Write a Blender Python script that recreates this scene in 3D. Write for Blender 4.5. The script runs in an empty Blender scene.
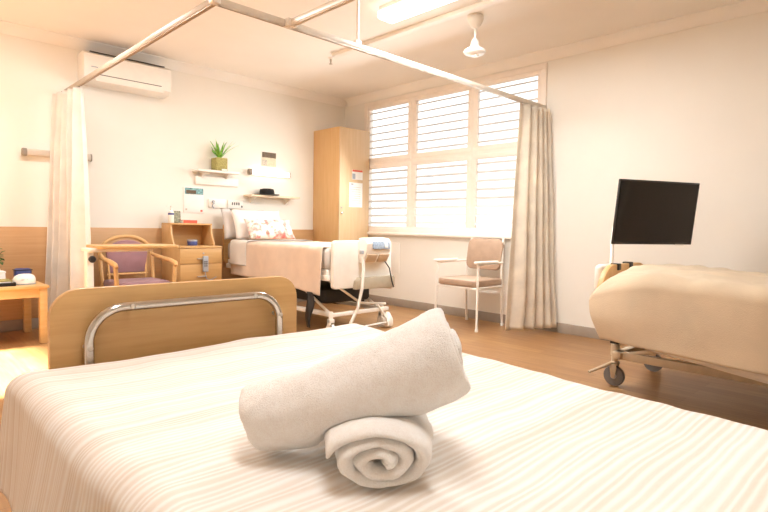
import bpy, bmesh, math, random
from mathutils import Vector, Matrix, noise
random.seed(7)
C = bpy.context.scene.collection
S = bpy.context.scene
PI = math.pi

# ------------------------------------------------------------------ helpers
def lin(c):
    if isinstance(c, str):
        c = [int(c[i:i+2], 16)/255 for i in (1, 3, 5)]
    return tuple((x/12.92 if x <= .04045 else ((x+.055)/1.055)**2.4) for x in c) + (1.0,)

def new_mat(name):
    m = bpy.data.materials.new(name); m.use_nodes = True
    nt = m.node_tree; b = nt.nodes['Principled BSDF']
    return m, nt, b

def nz(nt, coord, scale, detail=3, rough=.5, vec=(1, 1, 1)):
    tc = nt.nodes.new('ShaderNodeTexCoord'); mp = nt.nodes.new('ShaderNodeMapping')
    mp.inputs['Scale'].default_value = vec
    n = nt.nodes.new('ShaderNodeTexNoise'); n.inputs['Scale'].default_value = scale
    n.inputs['Detail'].default_value = detail; n.inputs['Roughness'].default_value = rough
    nt.links.new(tc.outputs[coord], mp.inputs[0]); nt.links.new(mp.outputs[0], n.inputs['Vector'])
    return n

def ramp(nt, src, stops):
    r = nt.nodes.new('ShaderNodeValToRGB'); e = r.color_ramp.elements
    while len(e) < len(stops): e.new(.5)
    for k, (p, c) in enumerate(stops):
        e[k].position = p; e[k].color = lin(c)
    nt.links.new(src, r.inputs[0]); return r

def bump(nt, b, src, strength, dist=.002):
    bp = nt.nodes.new('ShaderNodeBump'); bp.inputs['Strength'].default_value = strength
    bp.inputs['Distance'].default_value = dist
    nt.links.new(src, bp.inputs['Height']); nt.links.new(bp.outputs[0], b.inputs['Normal'])

def shade(hexc, k):
    v = [int(hexc[i:i+2], 16)/255*k for i in (1, 3, 5)]
    return [max(0, min(1, x)) for x in v]

def plain(name, c, rough=.5, metal=0, var=.04, scale=12):
    m, nt, b = new_mat(name)
    n = nz(nt, 'Object', scale)
    r = ramp(nt, n.outputs[0], [(.3, shade(c, 1-var)), (.7, shade(c, 1+var))])
    nt.links.new(r.outputs[0], b.inputs['Base Color'])
    b.inputs['Roughness'].default_value = rough; b.inputs['Metallic'].default_value = metal
    return m

def wood(name, c1, c2, vec=(1, 14, 14), scale=3, rough=.42):
    m, nt, b = new_mat(name)
    n = nz(nt, 'Object', scale, 6, .6, vec)
    r = ramp(nt, n.outputs[0], [(.25, c1), (.75, c2)])
    nt.links.new(r.outputs[0], b.inputs['Base Color'])
    b.inputs['Roughness'].default_value = rough
    return m

def fabric(name, c, var=.05, bs=.4, scale=160, transl=0, rough=.95, big=6):
    m, nt, b = new_mat(name)
    n = nz(nt, 'Object', big, 4)
    r = ramp(nt, n.outputs[0], [(.3, shade(c, 1-var)), (.7, shade(c, 1+var))])
    nt.links.new(r.outputs[0], b.inputs['Base Color'])
    b.inputs['Roughness'].default_value = rough
    b.inputs['Sheen Weight'].default_value = .15
    f = nz(nt, 'Object', scale, 2)
    bump(nt, b, f.outputs[0], bs, .004)
    if transl:
        t = nt.nodes.new('ShaderNodeBsdfTranslucent'); mx = nt.nodes.new('ShaderNodeMixShader')
        nt.links.new(r.outputs[0], t.inputs['Color']); mx.inputs[0].default_value = transl
        nt.links.new(b.outputs[0], mx.inputs[1]); nt.links.new(t.outputs[0], mx.inputs[2])
        nt.links.new(mx.outputs[0], nt.nodes['Material Output'].inputs[0])
    return m

def emit(name, c, s):
    m, nt, b = new_mat(name)
    b.inputs['Base Color'].default_value = lin(c)
    b.inputs['Emission Color'].default_value = lin(c); b.inputs['Emission Strength'].default_value = s
    return m

OFF = {}
def link(o, parent=None):
    C.objects.link(o)
    if parent: o.parent = parent

class MB:
    def __init__(self): self.bm = bmesh.new()
    def box(self, x0, x1, y0, y1, z0, z1, bev=0, seg=2, M=None):
        t = bmesh.new(); bmesh.ops.create_cube(t, size=1)
        for v in t.verts:
            v.co = Vector(((x0+x1)/2+v.co.x*(x1-x0), (y0+y1)/2+v.co.y*(y1-y0), (z0+z1)/2+v.co.z*(z1-z0)))
        if bev: bmesh.ops.bevel(t, geom=t.edges[:], offset=bev, segments=seg, profile=.5, affect='EDGES')
        return self.add(t, M)
    def add(self, t, M=None):
        if M is not None: bmesh.ops.transform(t, matrix=M, verts=t.verts)
        me = bpy.data.meshes.new('tmp'); t.to_mesh(me); t.free()
        self.bm.from_mesh(me); bpy.data.meshes.remove(me); return self
    def prism(self, poly, axis, a, b, bev=0, M=None):
        """poly: 2-D outline; axis 'x','y','z' = extrusion axis."""
        t = bmesh.new()
        def P(p, h):
            return {'x': (h, p[0], p[1]), 'y': (p[0], h, p[1]), 'z': (p[0], p[1], h)}[axis]
        lo = [t.verts.new(P(p, a)) for p in poly]; hi = [t.verts.new(P(p, b)) for p in poly]
        n = len(poly)
        t.faces.new(lo[::-1]); t.faces.new(hi)
        for i in range(n): t.faces.new((lo[i], lo[(i+1) % n], hi[(i+1) % n], hi[i]))
        bmesh.ops.recalc_face_normals(t, faces=t.faces)
        if bev:
            ed = [e for e in t.edges if len(e.link_faces) == 2 and any(len(f.verts) == n for f in e.link_faces)]
            bmesh.ops.bevel(t, geom=ed, offset=bev, segments=2, profile=.5, affect='EDGES')
        return self.add(t, M)
    def tube(self, pts, r, seg=10, M=None, closed=False):
        t = bmesh.new(); pts = [Vector(p) for p in pts]; n = len(pts)
        rr = r if isinstance(r, (list, tuple)) else [r]*n
        rings = []; up = None
        for i, p in enumerate(pts):
            if closed: d = (pts[(i+1) % n]-pts[i-1]).normalized()
            else: d = (pts[min(i+1, n-1)]-pts[max(i-1, 0)]).normalized()
            if up is None:
                up = d.orthogonal().normalized()
            else:
                up = (up-d*up.dot(d)).normalized()
            s = d.cross(up)
            rings.append([t.verts.new(p+(up*math.cos(2*PI*k/seg)+s*math.sin(2*PI*k/seg))*rr[i]) for k in range(seg)])
        for i in range(n if closed else n-1):
            A, B = rings[i], rings[(i+1) % n]
            for k in range(seg): t.faces.new((A[k], A[(k+1) % seg], B[(k+1) % seg], B[k]))
        if not closed:
            t.faces.new(rings[0][::-1]); t.faces.new(rings[-1])
        bmesh.ops.recalc_face_normals(t, faces=t.faces)
        return self.add(t, M)
    def lathe(self, prof, c=(0, 0, 0), seg=24, M=None):
        t = bmesh.new(); rings = []
        for r, z in prof:
            rings.append([t.verts.new((c[0]+max(r, 1e-4)*math.cos(2*PI*k/seg), c[1]+max(r, 1e-4)*math.sin(2*PI*k/seg), c[2]+z)) for k in range(seg)])
        for A, B in zip(rings, rings[1:]):
            for k in range(seg): t.faces.new((A[k], A[(k+1) % seg], B[(k+1) % seg], B[k]))
        t.faces.new(rings[0][::-1]); t.faces.new(rings[-1])
        bmesh.ops.recalc_face_normals(t, faces=t.faces)
        return self.add(t, M)
    def grid(self, f, nu, nv, M=None, wrap=False):
        t = bmesh.new()
        V = [[t.verts.new(f(i/nu, j/nv)) for j in range(nv+1)] for i in range(nu+1)]
        for i in range(nu):
            for j in range(nv): t.faces.new((V[i][j], V[i+1][j], V[i+1][j+1], V[i][j+1]))
        bmesh.ops.recalc_face_normals(t, faces=t.faces)
        return self.add(t, M)
    def build(self, name, mat, parent=None, smooth=35, local=False, sub=0, solid=0, bev=0, disp=None):
        bm = self.bm
        if parent is None:
            xs = [v.co for v in bm.verts]
            lo = Vector((min(v.x for v in xs), min(v.y for v in xs), min(v.z for v in xs)))
            hi = Vector((max(v.x for v in xs), max(v.y for v in xs), max(v.z for v in xs)))
            off = Vector(((lo.x+hi.x)/2, (lo.y+hi.y)/2, lo.z))
        else:
            off = Vector((0, 0, 0)) if local else OFF[parent.name]
        for v in bm.verts: v.co -= off
        me = bpy.data.meshes.new(name); bm.to_mesh(me); bm.free()
        for p in me.polygons: p.use_smooth = smooth > 0
        if 0 < smooth < 180: me.set_sharp_from_angle(angle=math.radians(smooth))
        me.materials.append(mat)
        o = bpy.data.objects.new(name, me); link(o, parent)
        if parent is None: o.location = off
        OFF[o.name] = off
        if bev:
            m = o.modifiers.new('bevel', 'BEVEL'); m.width = bev; m.segments = 2; m.limit_method = 'ANGLE'
        if solid:
            m = o.modifiers.new('solid', 'SOLIDIFY'); m.thickness = solid; m.offset = -1
        if sub:
            m = o.modifiers.new('sub', 'SUBSURF'); m.levels = sub; m.render_levels = sub
        if disp:
            for sc_, st in disp:
                tx = bpy.data.textures.new('clouds', 'CLOUDS'); tx.noise_scale = sc_
                m = o.modifiers.new('disp', 'DISPLACE'); m.texture = tx; m.strength = st; m.mid_level = .5
        return o

def tag(o, label, cat, group=None, kind=None):
    o['label'] = label; o['category'] = cat
    if group: o['group'] = group
    if kind: o['kind'] = kind
    return o
def thing(name, label, cat, loc, group=None, rotz=0):
    o = bpy.data.objects.new(name, None); C.objects.link(o); o.location = loc; o.rotation_euler = (0, 0, rotz)
    o.empty_display_size = .05
    OFF[o.name] = Vector(loc) if not rotz else Vector((0, 0, 0))
    return tag(o, label, cat, group)
def struct(name, mb, mat, label=None, **k):
    o = mb.build(name, mat, **k); o['kind'] = 'structure'
    if label: o['label'] = label; o['category'] = label.split()[-1]
    return o
def rrect(x0, x1, z0, z1, r, n=6, corners=(1, 1, 1, 1)):
    """rounded rectangle outline, corners = bl, br, tr, tl"""
    out = []
    for k, (cx, cz, a) in enumerate(((x0, z0, PI), (x1, z0, 1.5*PI), (x1, z1, 0), (x0, z1, .5*PI))):
        if not corners[k]: out.append((cx, cz)); continue
        ox = cx+(r if cx == x0 else -r); oz = cz+(r if cz == z0 else -r)
        for i in range(n+1):
            t = a+.5*PI*i/n; out.append((ox+r*math.cos(t), oz+r*math.sin(t)))
    return out
def arc(c, r, a0, a1, n, plane='xz', const=0):
    P = []
    for i in range(n+1):
        a = a0+(a1-a0)*i/n; u = c[0]+r*math.cos(a); w = c[1]+r*math.sin(a)
        P.append({'xz': (u, const, w), 'yz': (const, u, w), 'xy': (u, w, const)}[plane])
    return P
def N3(x, y, z=0): return noise.noise(Vector((x, y, z)))

def drop1(t, r, flare):
    if t <= 0: return t, 0.
    q = r*PI/2
    if t < q: return r*math.sin(t/r), r*(1-math.cos(t/r))
    return r+flare*(t-q), r+(t-q)
def drape(x0, x1, y0, y1, top, dl, dr, df, dn, r=.05, flare=.05, wr=.004, wf=.012, shear=0, seed=0, fold=9, nx=110, ny=150, slack=None):
    """cloth lying on the rectangle x0..x1, y0..y1 with drops left/right/far/near (flat lengths)"""
    cx, cy = (x0+x1)/2, (y0+y1)/2; hx, hy = (x1-x0)/2-r, (y1-y0)/2-r
    def f(u, v):
        X = -(hx+dl)+u*(2*hx+dl+dr); Y = -(hy+dn)+v*(2*hy+dn+df)
        px, dx = drop1(abs(X)-hx, r, flare); px = math.copysign(hx+px, X)
        py, dy = drop1(abs(Y)-hy, r, flare*.6); py = math.copysign(hy+py, Y)
        d = (dx**2.2+dy**2.2)**(1/2.2)
        w = wr*(N3(px*5+seed, py*5, 1)+.6*N3(px*11, py*13+seed, 2))
        hang = min(1, max(0, (d-.03)/.25))
        if abs(dx) > .02: px += math.copysign(1, X)*wf*hang*(math.sin(py*fold+seed+1.5*N3(py*2, seed, 3))+.5*N3(py*6, d*3, seed))
        if abs(dy) > .02: py += math.copysign(1, Y)*wf*hang*math.sin(px*fold*1.3+seed)
        z = top-d+w*(1-hang)
        gx, gy = cx+px, cy+py
        if slack: gx, gy, z = slack(gx, gy, z, u, v)
        gx += shear*(gy-y0)*(px/hx*.5+.5)
        return (gx, gy, z)
    return MB().grid(f, nx, ny)

# ------------------------------------------------------------------ materials
M = {}
M['wall'] = plain('wall_paint', '#EEEAE1', .7, var=.008, scale=2)
M['ceil'] = plain('ceiling_paint', '#F4F0EA', .8, var=.008, scale=2)
M['white'] = plain('white_plastic', '#F3EEE6', .4, var=.01)
M['cream'] = plain('cream_enamel', '#F5F1E9', .35, var=.015)
M['wframe'] = plain('window_paint', '#F2E9DF', .5, var=.01)
M['beech'] = wood('beech_laminate', '#C79B62', '#D4AB73', (1, 10, 16), 4)
M['beechv'] = wood('beech_laminate_upright', '#D2A66D', '#DDB581', (14, 14, 1), 3)
M['beechpale'] = wood('pale_beech_laminate', '#E0C9AB', '#E9D5B9', (14, 14, 1), 3)
M['panel'] = wood('wall_panel_wood', '#C2986A', '#CEA67B', (.8, 10, 18), 3)
M['frame_wood'] = wood('chair_wood', '#CB9D63', '#D8AF78', (6, 6, 6), 4)
M['pine'] = wood('pine_wood', '#CFA56A', '#DCB883', (2, 10, 10), 4)
M['skirt'] = plain('grey_vinyl_skirting', '#9A8C7E', .5, var=.02)
M['chrome'] = plain('chrome', '#C9C4BD', .16, 1, .02)
M['alu'] = plain('aluminium', '#C9C2B8', .4, .5, .03)
M['track'] = plain('track_white_metal', '#DDD5C9', .35, .15, .02)
M['dark'] = plain('dark_plastic', '#24211F', .45, 0, .1)
M['rubber'] = plain('grey_rubber', '#6E6C6C', .6, 0, .05)
M['bluegrey'] = plain('blue_grey_plastic', '#A9AEB6', .5, 0, .05)
M['beige_metal'] = plain('beige_metal', '#CDBDA4', .45, .1, .04)
M['towel'] = None
M['purple'] = fabric('mauve_upholstery', '#98747A', .08, .3, 240)
M['vinyl'] = plain('tan_vinyl', '#AD927C', .45, 0, .04)
M['mattress'] = fabric('grey_mattress', '#C9C2BA', .04, .2)
M['pink'] = fabric('pale_peach_blanket', '#E8D3BF', .03, .3, 400)
M['fawn'] = fabric('fawn_blanket', '#D1BEA3', .06, .5, 260, big=3)
M['sheet'] = fabric('white_sheet', '#F1ECE6', .02, .2)
M['pillow'] = fabric('white_pillow', '#F3EEE8', .02, .2)
M['pillowg'] = fabric('grey_pillow', '#DCD6D2', .04, .2)
M['caps'] = plain('grey_end_cap', '#8D8479', .5)
M['cardstock'] = plain('cream_print', '#D8CDB4', .7, 0, .06, 40)
M['curt_l'] = fabric('cream_curtain', '#F3EEE7', .03, .25, 200, .3)
M['curt_r'] = fabric('beige_curtain', '#EFE6D7', .05, .25, 200, .25)
M['leaf'] = plain('green_leaf', '#7DB54A', .5, 0, .25, 30)
M['leafdark'] = plain('dark_green_leaf', '#3C6B34', .5, 0, .3, 30)
M['pot'] = plain('olive_pot', '#A39A5C', .7, 0, .12, 60)
M['blackfelt'] = fabric('black_felt', '#1C1A19', .2, .3)
M['paper'] = plain('white_paper', '#F4F1EC', .7, 0, .01)
M['red'] = plain('red_cover', '#D9604A', .5, 0, .06)
M['blue'] = plain('blue_plastic', '#4A5590', .5, 0, .06)
M['greenpic'] = plain('photo_print', '#8E9079', .5, 0, .25, 50)
M['brownpic'] = plain('dark_print', '#5D4C36', .5, 0, .2, 30)
M['teal'] = plain('teal_print', '#6E979A', .5, 0, .3, 60)
M['greypic'] = plain('grey_print', '#B9B1A4', .5, 0, .15, 60)
M['tubeoff'] = plain('frosted_diffuser', '#CFC5B8', .4, 0, .01)
M['lit'] = emit('lit_diffuser', '#FFF3DC', 2.4)
M['tube'] = emit('fluorescent_diffuser', '#FFF9F0', 3.2)
M['shadow'] = plain('dark_slot_shade', '#5b5048', .7, 0, .03)  # dark tone for the outlet slot and the painted shadow strip
M['lcd'] = plain('blue_grey_display', '#9AA9BA', .3, 0, .12, 60)

def bedspread_mat():
    m, nt, b = new_mat('striped_bedspread')
    tc = nt.nodes.new('ShaderNodeTexCoord'); sp = nt.nodes.new('ShaderNodeSeparateXYZ')
    nt.links.new(tc.outputs['Object'], sp.inputs[0])
    def mth(op, a, b_=None, c=None):
        n = nt.nodes.new('ShaderNodeMath'); n.operation = op
        for k, v in enumerate((a, b_, c)):
            if v is None: continue
            if isinstance(v, (int, float)): n.inputs[k].default_value = v
            else: nt.links.new(v, n.inputs[k])
        return n.outputs[0]
    wob = nz(nt, 'Object', 2.2, 1)
    yy = mth('MULTIPLY_ADD', wob.outputs[0], .025, sp.outputs[1])
    def n1(scale, det=0):
        n = nt.nodes.new('ShaderNodeTexNoise'); n.noise_dimensions = '1D'
        n.inputs['Scale'].default_value = scale; n.inputs['Detail'].default_value = det
        nt.links.new(yy, n.inputs['W']); return n.outputs[0]
    jit = n1(26)
    ph = mth('MULTIPLY_ADD', yy, 2*PI/.0165, mth('MULTIPLY', jit, 9.0))
    sn = mth('MULTIPLY_ADD', mth('SINE', ph), .5, .5)          # ridges about 16 mm apart, irregular
    band = n1(11, 1)
    thread = nz(nt, 'Object', 70, 2, .6, (1, 9, 1))
    v = mth('ADD', mth('MULTIPLY', mth('POWER', sn, 1.6), .42), mth('MULTIPLY', band, .72))
    v = mth('MULTIPLY_ADD', thread.outputs[0], .22, v)
    r = ramp(nt, v, [(.25, '#DACDBE'), (.5, '#E6DDD3'), (.75, '#EFEAE4'), (.95, '#F5F2EE')])
    nt.links.new(r.outputs[0], b.inputs['Base Color'])
    b.inputs['Roughness'].default_value = .95; b.inputs['Sheen Weight'].default_value = .1
    bump(nt, b, v, .3, .006)
    return m
M['spread'] = bedspread_mat()

def towel_mat():
    m, nt, b = new_mat('white_terry')
    b.inputs['Base Color'].default_value = lin('#F6F0EA'); b.inputs['Roughness'].default_value = 1
    b.inputs['Sheen Weight'].default_value = .4; b.inputs['Sheen Roughness'].default_value = .6
    f = nz(nt, 'Object', 420, 3, .7); g = nz(nt, 'Object', 60, 3, .6)
    a = nt.nodes.new('ShaderNodeMath'); a.operation = 'MULTIPLY_ADD'; a.inputs[1].default_value = .6
    nt.links.new(g.outputs[0], a.inputs[0]); nt.links.new(f.outputs[0], a.inputs[2])
    r = ramp(nt, a.outputs[0], [(.5, '#EFE7E0'), (.95, '#FAF7F3')])
    nt.links.new(r.outputs[0], b.inputs['Base Color'])
    bump(nt, b, a.outputs[0], .55, .005)
    return m
M['towel'] = towel_mat()

def floor_mat():
    m, nt, b = new_mat('timber_floor')
    tc = nt.nodes.new('ShaderNodeTexCoord'); mp = nt.nodes.new('ShaderNodeMapping')
    mp.inputs['Rotation'].default_value = (0, 0, PI/2)
    br = nt.nodes.new('ShaderNodeTexBrick')
    br.inputs['Scale'].default_value = 1; br.inputs['Brick Width'].default_value = 1.2
    br.inputs['Row Height'].default_value = .12; br.inputs['Mortar Size'].default_value = .0012
    br.inputs['Color1'].default_value = lin('#A3784C'); br.inputs['Color2'].default_value = lin('#B0885A')
    br.inputs['Mortar'].default_value = lin('#8E6138')
    nt.links.new(tc.outputs['Object'], mp.inputs[0]); nt.links.new(mp.outputs[0], br.inputs[0])
    n = nz(nt, 'Object', 4, 5, .6, (10, .8, 1))
    r = ramp(nt, n.outputs[0], [(.3, '#C8B8A8'), (.7, '#FFFFFF')])
    mx = nt.nodes.new('ShaderNodeMix'); mx.data_type = 'RGBA'; mx.blend_type = 'MULTIPLY'; mx.inputs[0].default_value = .7
    nt.links.new(br.outputs[0], mx.inputs[6]); nt.links.new(r.outputs[0], mx.inputs[7])
    nt.links.new(mx.outputs[2], b.inputs['Base Color'])
    b.inputs['Roughness'].default_value = .33
    return m
M['floor'] = floor_mat()

def floral_mat():
    m, nt, b = new_mat('floral_print')
    n1 = nz(nt, 'Object', 11, 2); n2 = nz(nt, 'Object', 17, 3, .5, (1, 1.2, .9))
    r1 = ramp(nt, n1.outputs[0], [(.5, '#F2E9DF'), (.6, '#E7A79B'), (.68, '#D9776F')])
    r2 = ramp(nt, n2.outputs[0], [(.6, '#FFFFFF'), (.66, '#A9AE9A')])
    mx = nt.nodes.new('ShaderNodeMix'); mx.data_type = 'RGBA'; mx.blend_type = 'MULTIPLY'; mx.inputs[0].default_value = .8
    nt.links.new(r1.outputs[0], mx.inputs[6]); nt.links.new(r2.outputs[0], mx.inputs[7])
    nt.links.new(mx.outputs[2], b.inputs['Base Color']); b.inputs['Roughness'].default_value = .9
    return m
M['floral'] = floral_mat()

def screen_mat():
    m, nt, b = new_mat('dark_screen')
    n = nz(nt, 'Object', 3, 2)
    r = ramp(nt, n.outputs[0], [(.3, '#1f1915'), (.7, '#292019')])  # brown in the base colour stands in for room reflections
    nt.links.new(r.outputs[0], b.inputs['Base Color'])
    b.inputs['Roughness'].default_value = .08; b.inputs['Specular IOR Level'].default_value = .45
    return m
M['screen'] = screen_mat()

def glass_mat():
    m, nt, b = new_mat('window_glass')
    t = nt.nodes.new('ShaderNodeBsdfTransparent'); g = nt.nodes.new('ShaderNodeBsdfGlossy')
    g.inputs['Roughness'].default_value = .02
    mx = nt.nodes.new('ShaderNodeMixShader'); mx.inputs[0].default_value = .06
    nt.links.new(t.outputs[0], mx.inputs[1]); nt.links.new(g.outputs[0], mx.inputs[2])
    nt.links.new(mx.outputs[0], nt.nodes['Material Output'].inputs[0])
    return m
M['glass'] = glass_mat()
def louver_mat():
    m, nt, b = new_mat('white_louver')
    b.inputs['Base Color'].default_value = lin('#D9D0C6'); b.inputs['Roughness'].default_value = .4
    n = nz(nt, 'Object', 4); r = ramp(nt, n.outputs[0], [(.3, '#D6CFC7'), (.7, '#DCD5CD')])
    nt.links.new(r.outputs[0], b.inputs['Base Color'])
    t = nt.nodes.new('ShaderNodeBsdfTranslucent'); nt.links.new(r.outputs[0], t.inputs[0])
    mx = nt.nodes.new('ShaderNodeMixShader'); mx.inputs[0].default_value = .015
    nt.links.new(b.outputs[0], mx.inputs[1]); nt.links.new(t.outputs[0], mx.inputs[2])
    nt.links.new(mx.outputs[0], nt.nodes['Material Output'].inputs[0])
    return m
M['louver'] = louver_mat()

# ------------------------------------------------------------------ room shell
XL, XR, YF, YB, ZC = -1.6, 4.86, -1.4, 5.83, 2.73
struct('floor', MB().box(XL-.1, XR+.1, YF-.1, YB+.1, -.08, 0), M['floor'])
struct('ceiling', MB().box(XL-.1, XR+.1, YF-.1, YB+.1, ZC, ZC+.08), M['ceil'])
struct('wall_back', MB().box(XL-.1, XR+.1, YB, YB+.1, 0, ZC), M['wall'])
struct('wall_front', MB().box(XL-.1, XR+.1, YF-.1, YF, 0, ZC), M['wall'])
WY0, WY1, WZ0, WZ1 = 2.77, 5.38, .93, 2.60
struct('wall_right', MB().box(XR, XR+.12, YF, WY0, 0, ZC).box(XR, XR+.12, WY1, YB, 0, ZC)
       .box(XR, XR+.12, WY0, WY1, 0, WZ0).box(XR, XR+.12, WY0, WY1, WZ1, ZC), M['wall'])
DY0, DY1 = 3.55, 4.85
struct('wall_left', MB().box(XL-.1, XL, YF, DY0, 0, ZC).box(XL-.1, XL, DY1, YB, 0, ZC)
       .box(XL-.1, XL, DY0, DY1, 2.1, ZC), M['wall'])
def cove(k=.085):
    return [(0, 0), (k*1.0, 0), (k*1.0, -.008), (k*.72, -.02), (k*.38, -.045), (k*.16, -.075), (.008, -.088), (0, -.088)]
struct('trim_1', MB().prism([(YB-a, ZC+b) for a, b in cove()], 'x', XL, XR), M['ceil'])
struct('trim_2', MB().prism([(XR-a, ZC+b) for a, b in cove()], 'y', YF, YB-.085), M['ceil'])
struct('trim_3', MB().box(XL, 4.33, YB-.016, YB, .10, .945, .002), M['panel'])
struct('baseboard_back', MB().prism([(YB, 0), (YB-.018, 0), (YB-.018, .09), (YB-.012, .1), (YB, .1)], 'x', XL, 4.33), M['skirt'])
struct('baseboard_right', MB().prism([(XR, 0), (XR-.018, 0), (XR-.018, .085), (XR-.012, .095), (XR, .095)], 'y', YF, 5.27), M['skirt'])

# window with plantation shutters
w = bpy.data.objects.new('window_1', None); C.objects.link(w); w.location = (XR, (WY0+WY1)/2, WZ0)
w['kind'] = 'structure'; OFF[w.name] = Vector(w.location)
def ring(mb, x0, x1, y0, y1, z0, z1, t, tb=None, bev=.003):
    tb = tb or t
    mb.box(x0, x1, y0, y1, z1-t, z1, bev); mb.box(x0, x1, y0, y1, z0, z0+tb, bev)
    mb.box(x0, x1, y0, y0+t, z0+tb, z1-t, bev); mb.box(x0, x1, y1-t, y1, z0+tb, z1-t, bev)
    return mb
ring(MB(), XR-.022, XR+.02, WY0-.02, WY1+.02, WZ0-.005, WZ1+.025, .055).build('window_frame', M['wframe'], w)
mb = MB()
for a, b in ((3.58, 3.68), (4.48, 4.59)): mb.box(XR-.008, XR+.06, a+.024, b-.024, WZ0, WZ1)
mb.box(XR-.006, XR+.058, WY0, WY1, 1.80, 1.84)
mb.build('mullion', M['wframe'], w)
MB().box(XR-.05, XR+.03, WY0-.05, WY1+.02, WZ0-.035, WZ0, .006).build('window_sill', M['wframe'], w)
MB().box(XR+.095, XR+.10, WY0, WY1, WZ0, WZ1).build('pane', M['glass'], w)
cols = [('left', 4.555, 5.355), ('middle', 3.645, 4.515), ('right', 2.795, 3.615)]
for nm, a, b in cols:
    for hh, z0, z1 in (('upper', 1.835, 2.575), ('lower', .945, 1.805)):
        t = thing('plantation_shutter', 'white louvred shutter panel, %s row, %s column of the big window' % (hh, nm), 'window shutter', (XR-.0, (a+b)/2, z0), 'louvred shutters at the window')
        ring(MB(), XR-.012, XR+.022, a, b, z0, z1, .052, .06).build('shutter_frame', M['wframe'], t)
        mb = MB(); n = int(round((z1-z0-.11)/.09)); st = (z1-z0-.112)/n
        for k in range(n):
            zc = z0+.06+st*(k+.5)
            R = Matrix.Translation((XR+.012, 0, zc)) @ Matrix.Rotation(math.radians(-27), 4, 'Y')
            mb.prism([(-.036, 0), (-.02, -.005), (.02, -.005), (.036, 0), (.02, .005), (-.02, .005)], 'y', a+.053, b-.053, M=R)
        mb.build('louver', M['louver'], t)

# ceiling conduit strip
tag(MB().box(3.445, 3.515, -1.3, 4.35, ZC-.03, ZC, .003).build('ceiling_conduit', M['white']), 'long thin white conduit strip running along the ceiling', 'conduit')
t = thing('fluorescent_light', 'white fluorescent batten light fixed to the ceiling at top of photo', 'ceiling light', (3.04, 2.5, ZC))
MB().box(2.97, 3.11, 1.88, 3.16, ZC-.035, ZC, .004).build('fixture_base', M['white'], t)
MB().box(2.955, 3.125, 1.87, 3.17, ZC-.10, ZC-.035, .02, 3).build('diffuser', M['tube'], t)
# sprinkler
t = thing('fire_sprinkler', 'small metal sprinkler head hanging from the ceiling', 'sprinkler', (3.53, 4.47, ZC))
MB().lathe([(.03, 0), (.03, -.006), (.012, -.012)], (3.53, 4.47, ZC), 16).build('rosette', M['white'], t)
MB().lathe([(.01, -.01), (.012, -.03), (.007, -.04), (.007, -.055), (.02, -.06), (.02, -.064), (.004, -.07)], (3.53, 4.47, ZC), 14).build('nozzle', M['alu'], t)
# ceiling fan (no blades visible in the photograph)
fx, fy = 3.65, 2.73
t = thing('ceiling_fan', 'white ceiling fan motor hanging on a short rod from the ceiling', 'ceiling fan', (fx, fy, ZC))
MB().lathe([(.062, 0), (.066, -.012), (.066, -.03), (.058, -.05), (.04, -.085), (.022, -.098), (.016, -.10)], (fx, fy, ZC), 32).build('canopy', M['white'], t)
MB().lathe([(.011, -.09), (.011, -.20)], (fx, fy, ZC), 16).build('rod', M['white'], t)
MB().lathe([(.014, -.15), (.026, -.165), (.034, -.19), (.036, -.215), (.05, -.222), (.05, -.229)], (fx, fy, ZC-.03), 32).build('motor_collar', M['white'], t)
MB().lathe([(.047, -.229), (.047, -.234)], (fx, fy, ZC-.03), 32).build('seal_ring', M['rubber'], t)
MB().lathe([(.05, -.233), (.078, -.238), (.09, -.25), (.09, -.262), (.078, -.275), (.045, -.283), (.034, -.285), (.03, -.296), (.018, -.30), (0, -.30)], (fx, fy, ZC-.03), 36).build('motor_housing', M['white'], t)

# ------------------------------------------------------------------ curtain track and curtains
TZ = 2.17
t = thing('curtain_track', 'pale metal ceiling-hung curtain track with T junction and drop rod', 'curtain track', (1.39, 2.76, TZ))
def rail(mb, x0, x1, y0, y1):
    mb.box(x0, x1, y0, y1, TZ+.006, TZ+.04, .003)
    if x1-x0 > y1-y0:
        for o in (-.012, .009): mb.box(x0, x1, (y0+y1)/2+o, (y0+y1)/2+o+.003, TZ, TZ+.008)
    else:
        for o in (-.012, .009): mb.box((x0+x1)/2+o, (x0+x1)/2+o+.003, y0, y1, TZ, TZ+.008)
    return mb
rail(MB(), 1.375, 1.405, 2.775, YB-.003).build('rail', plain('dull_aluminium', '#BDB0A0', .45, .2, .02), t)
rail(MB(), 1.375, XR-.003, 2.745, 2.775).build('rail', M['track'], t)
rail(MB(), 1.845, 1.875, YF+.003, 2.745).build('rail', M['track'], t)
MB().box(1.365, 1.415, 2.735, 2.785, TZ+.002, TZ+.044, .006).build('corner_joint', M['white'], t)
MB().box(1.825, 1.895, 2.715, 2.782, TZ+.002, TZ+.046, .006).build('tee_joint', M['white'], t)
MB().tube([(2.40, 2.76, TZ+.035), (2.40, 2.76, ZC)], .011, 12).lathe([(.035, -.012), (.035, 0)], (2.40, 2.76, ZC)).box(2.375, 2.425, 2.742, 2.778, TZ+.03, TZ+.06, .004).build('drop_rod', M['white'], t)

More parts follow.
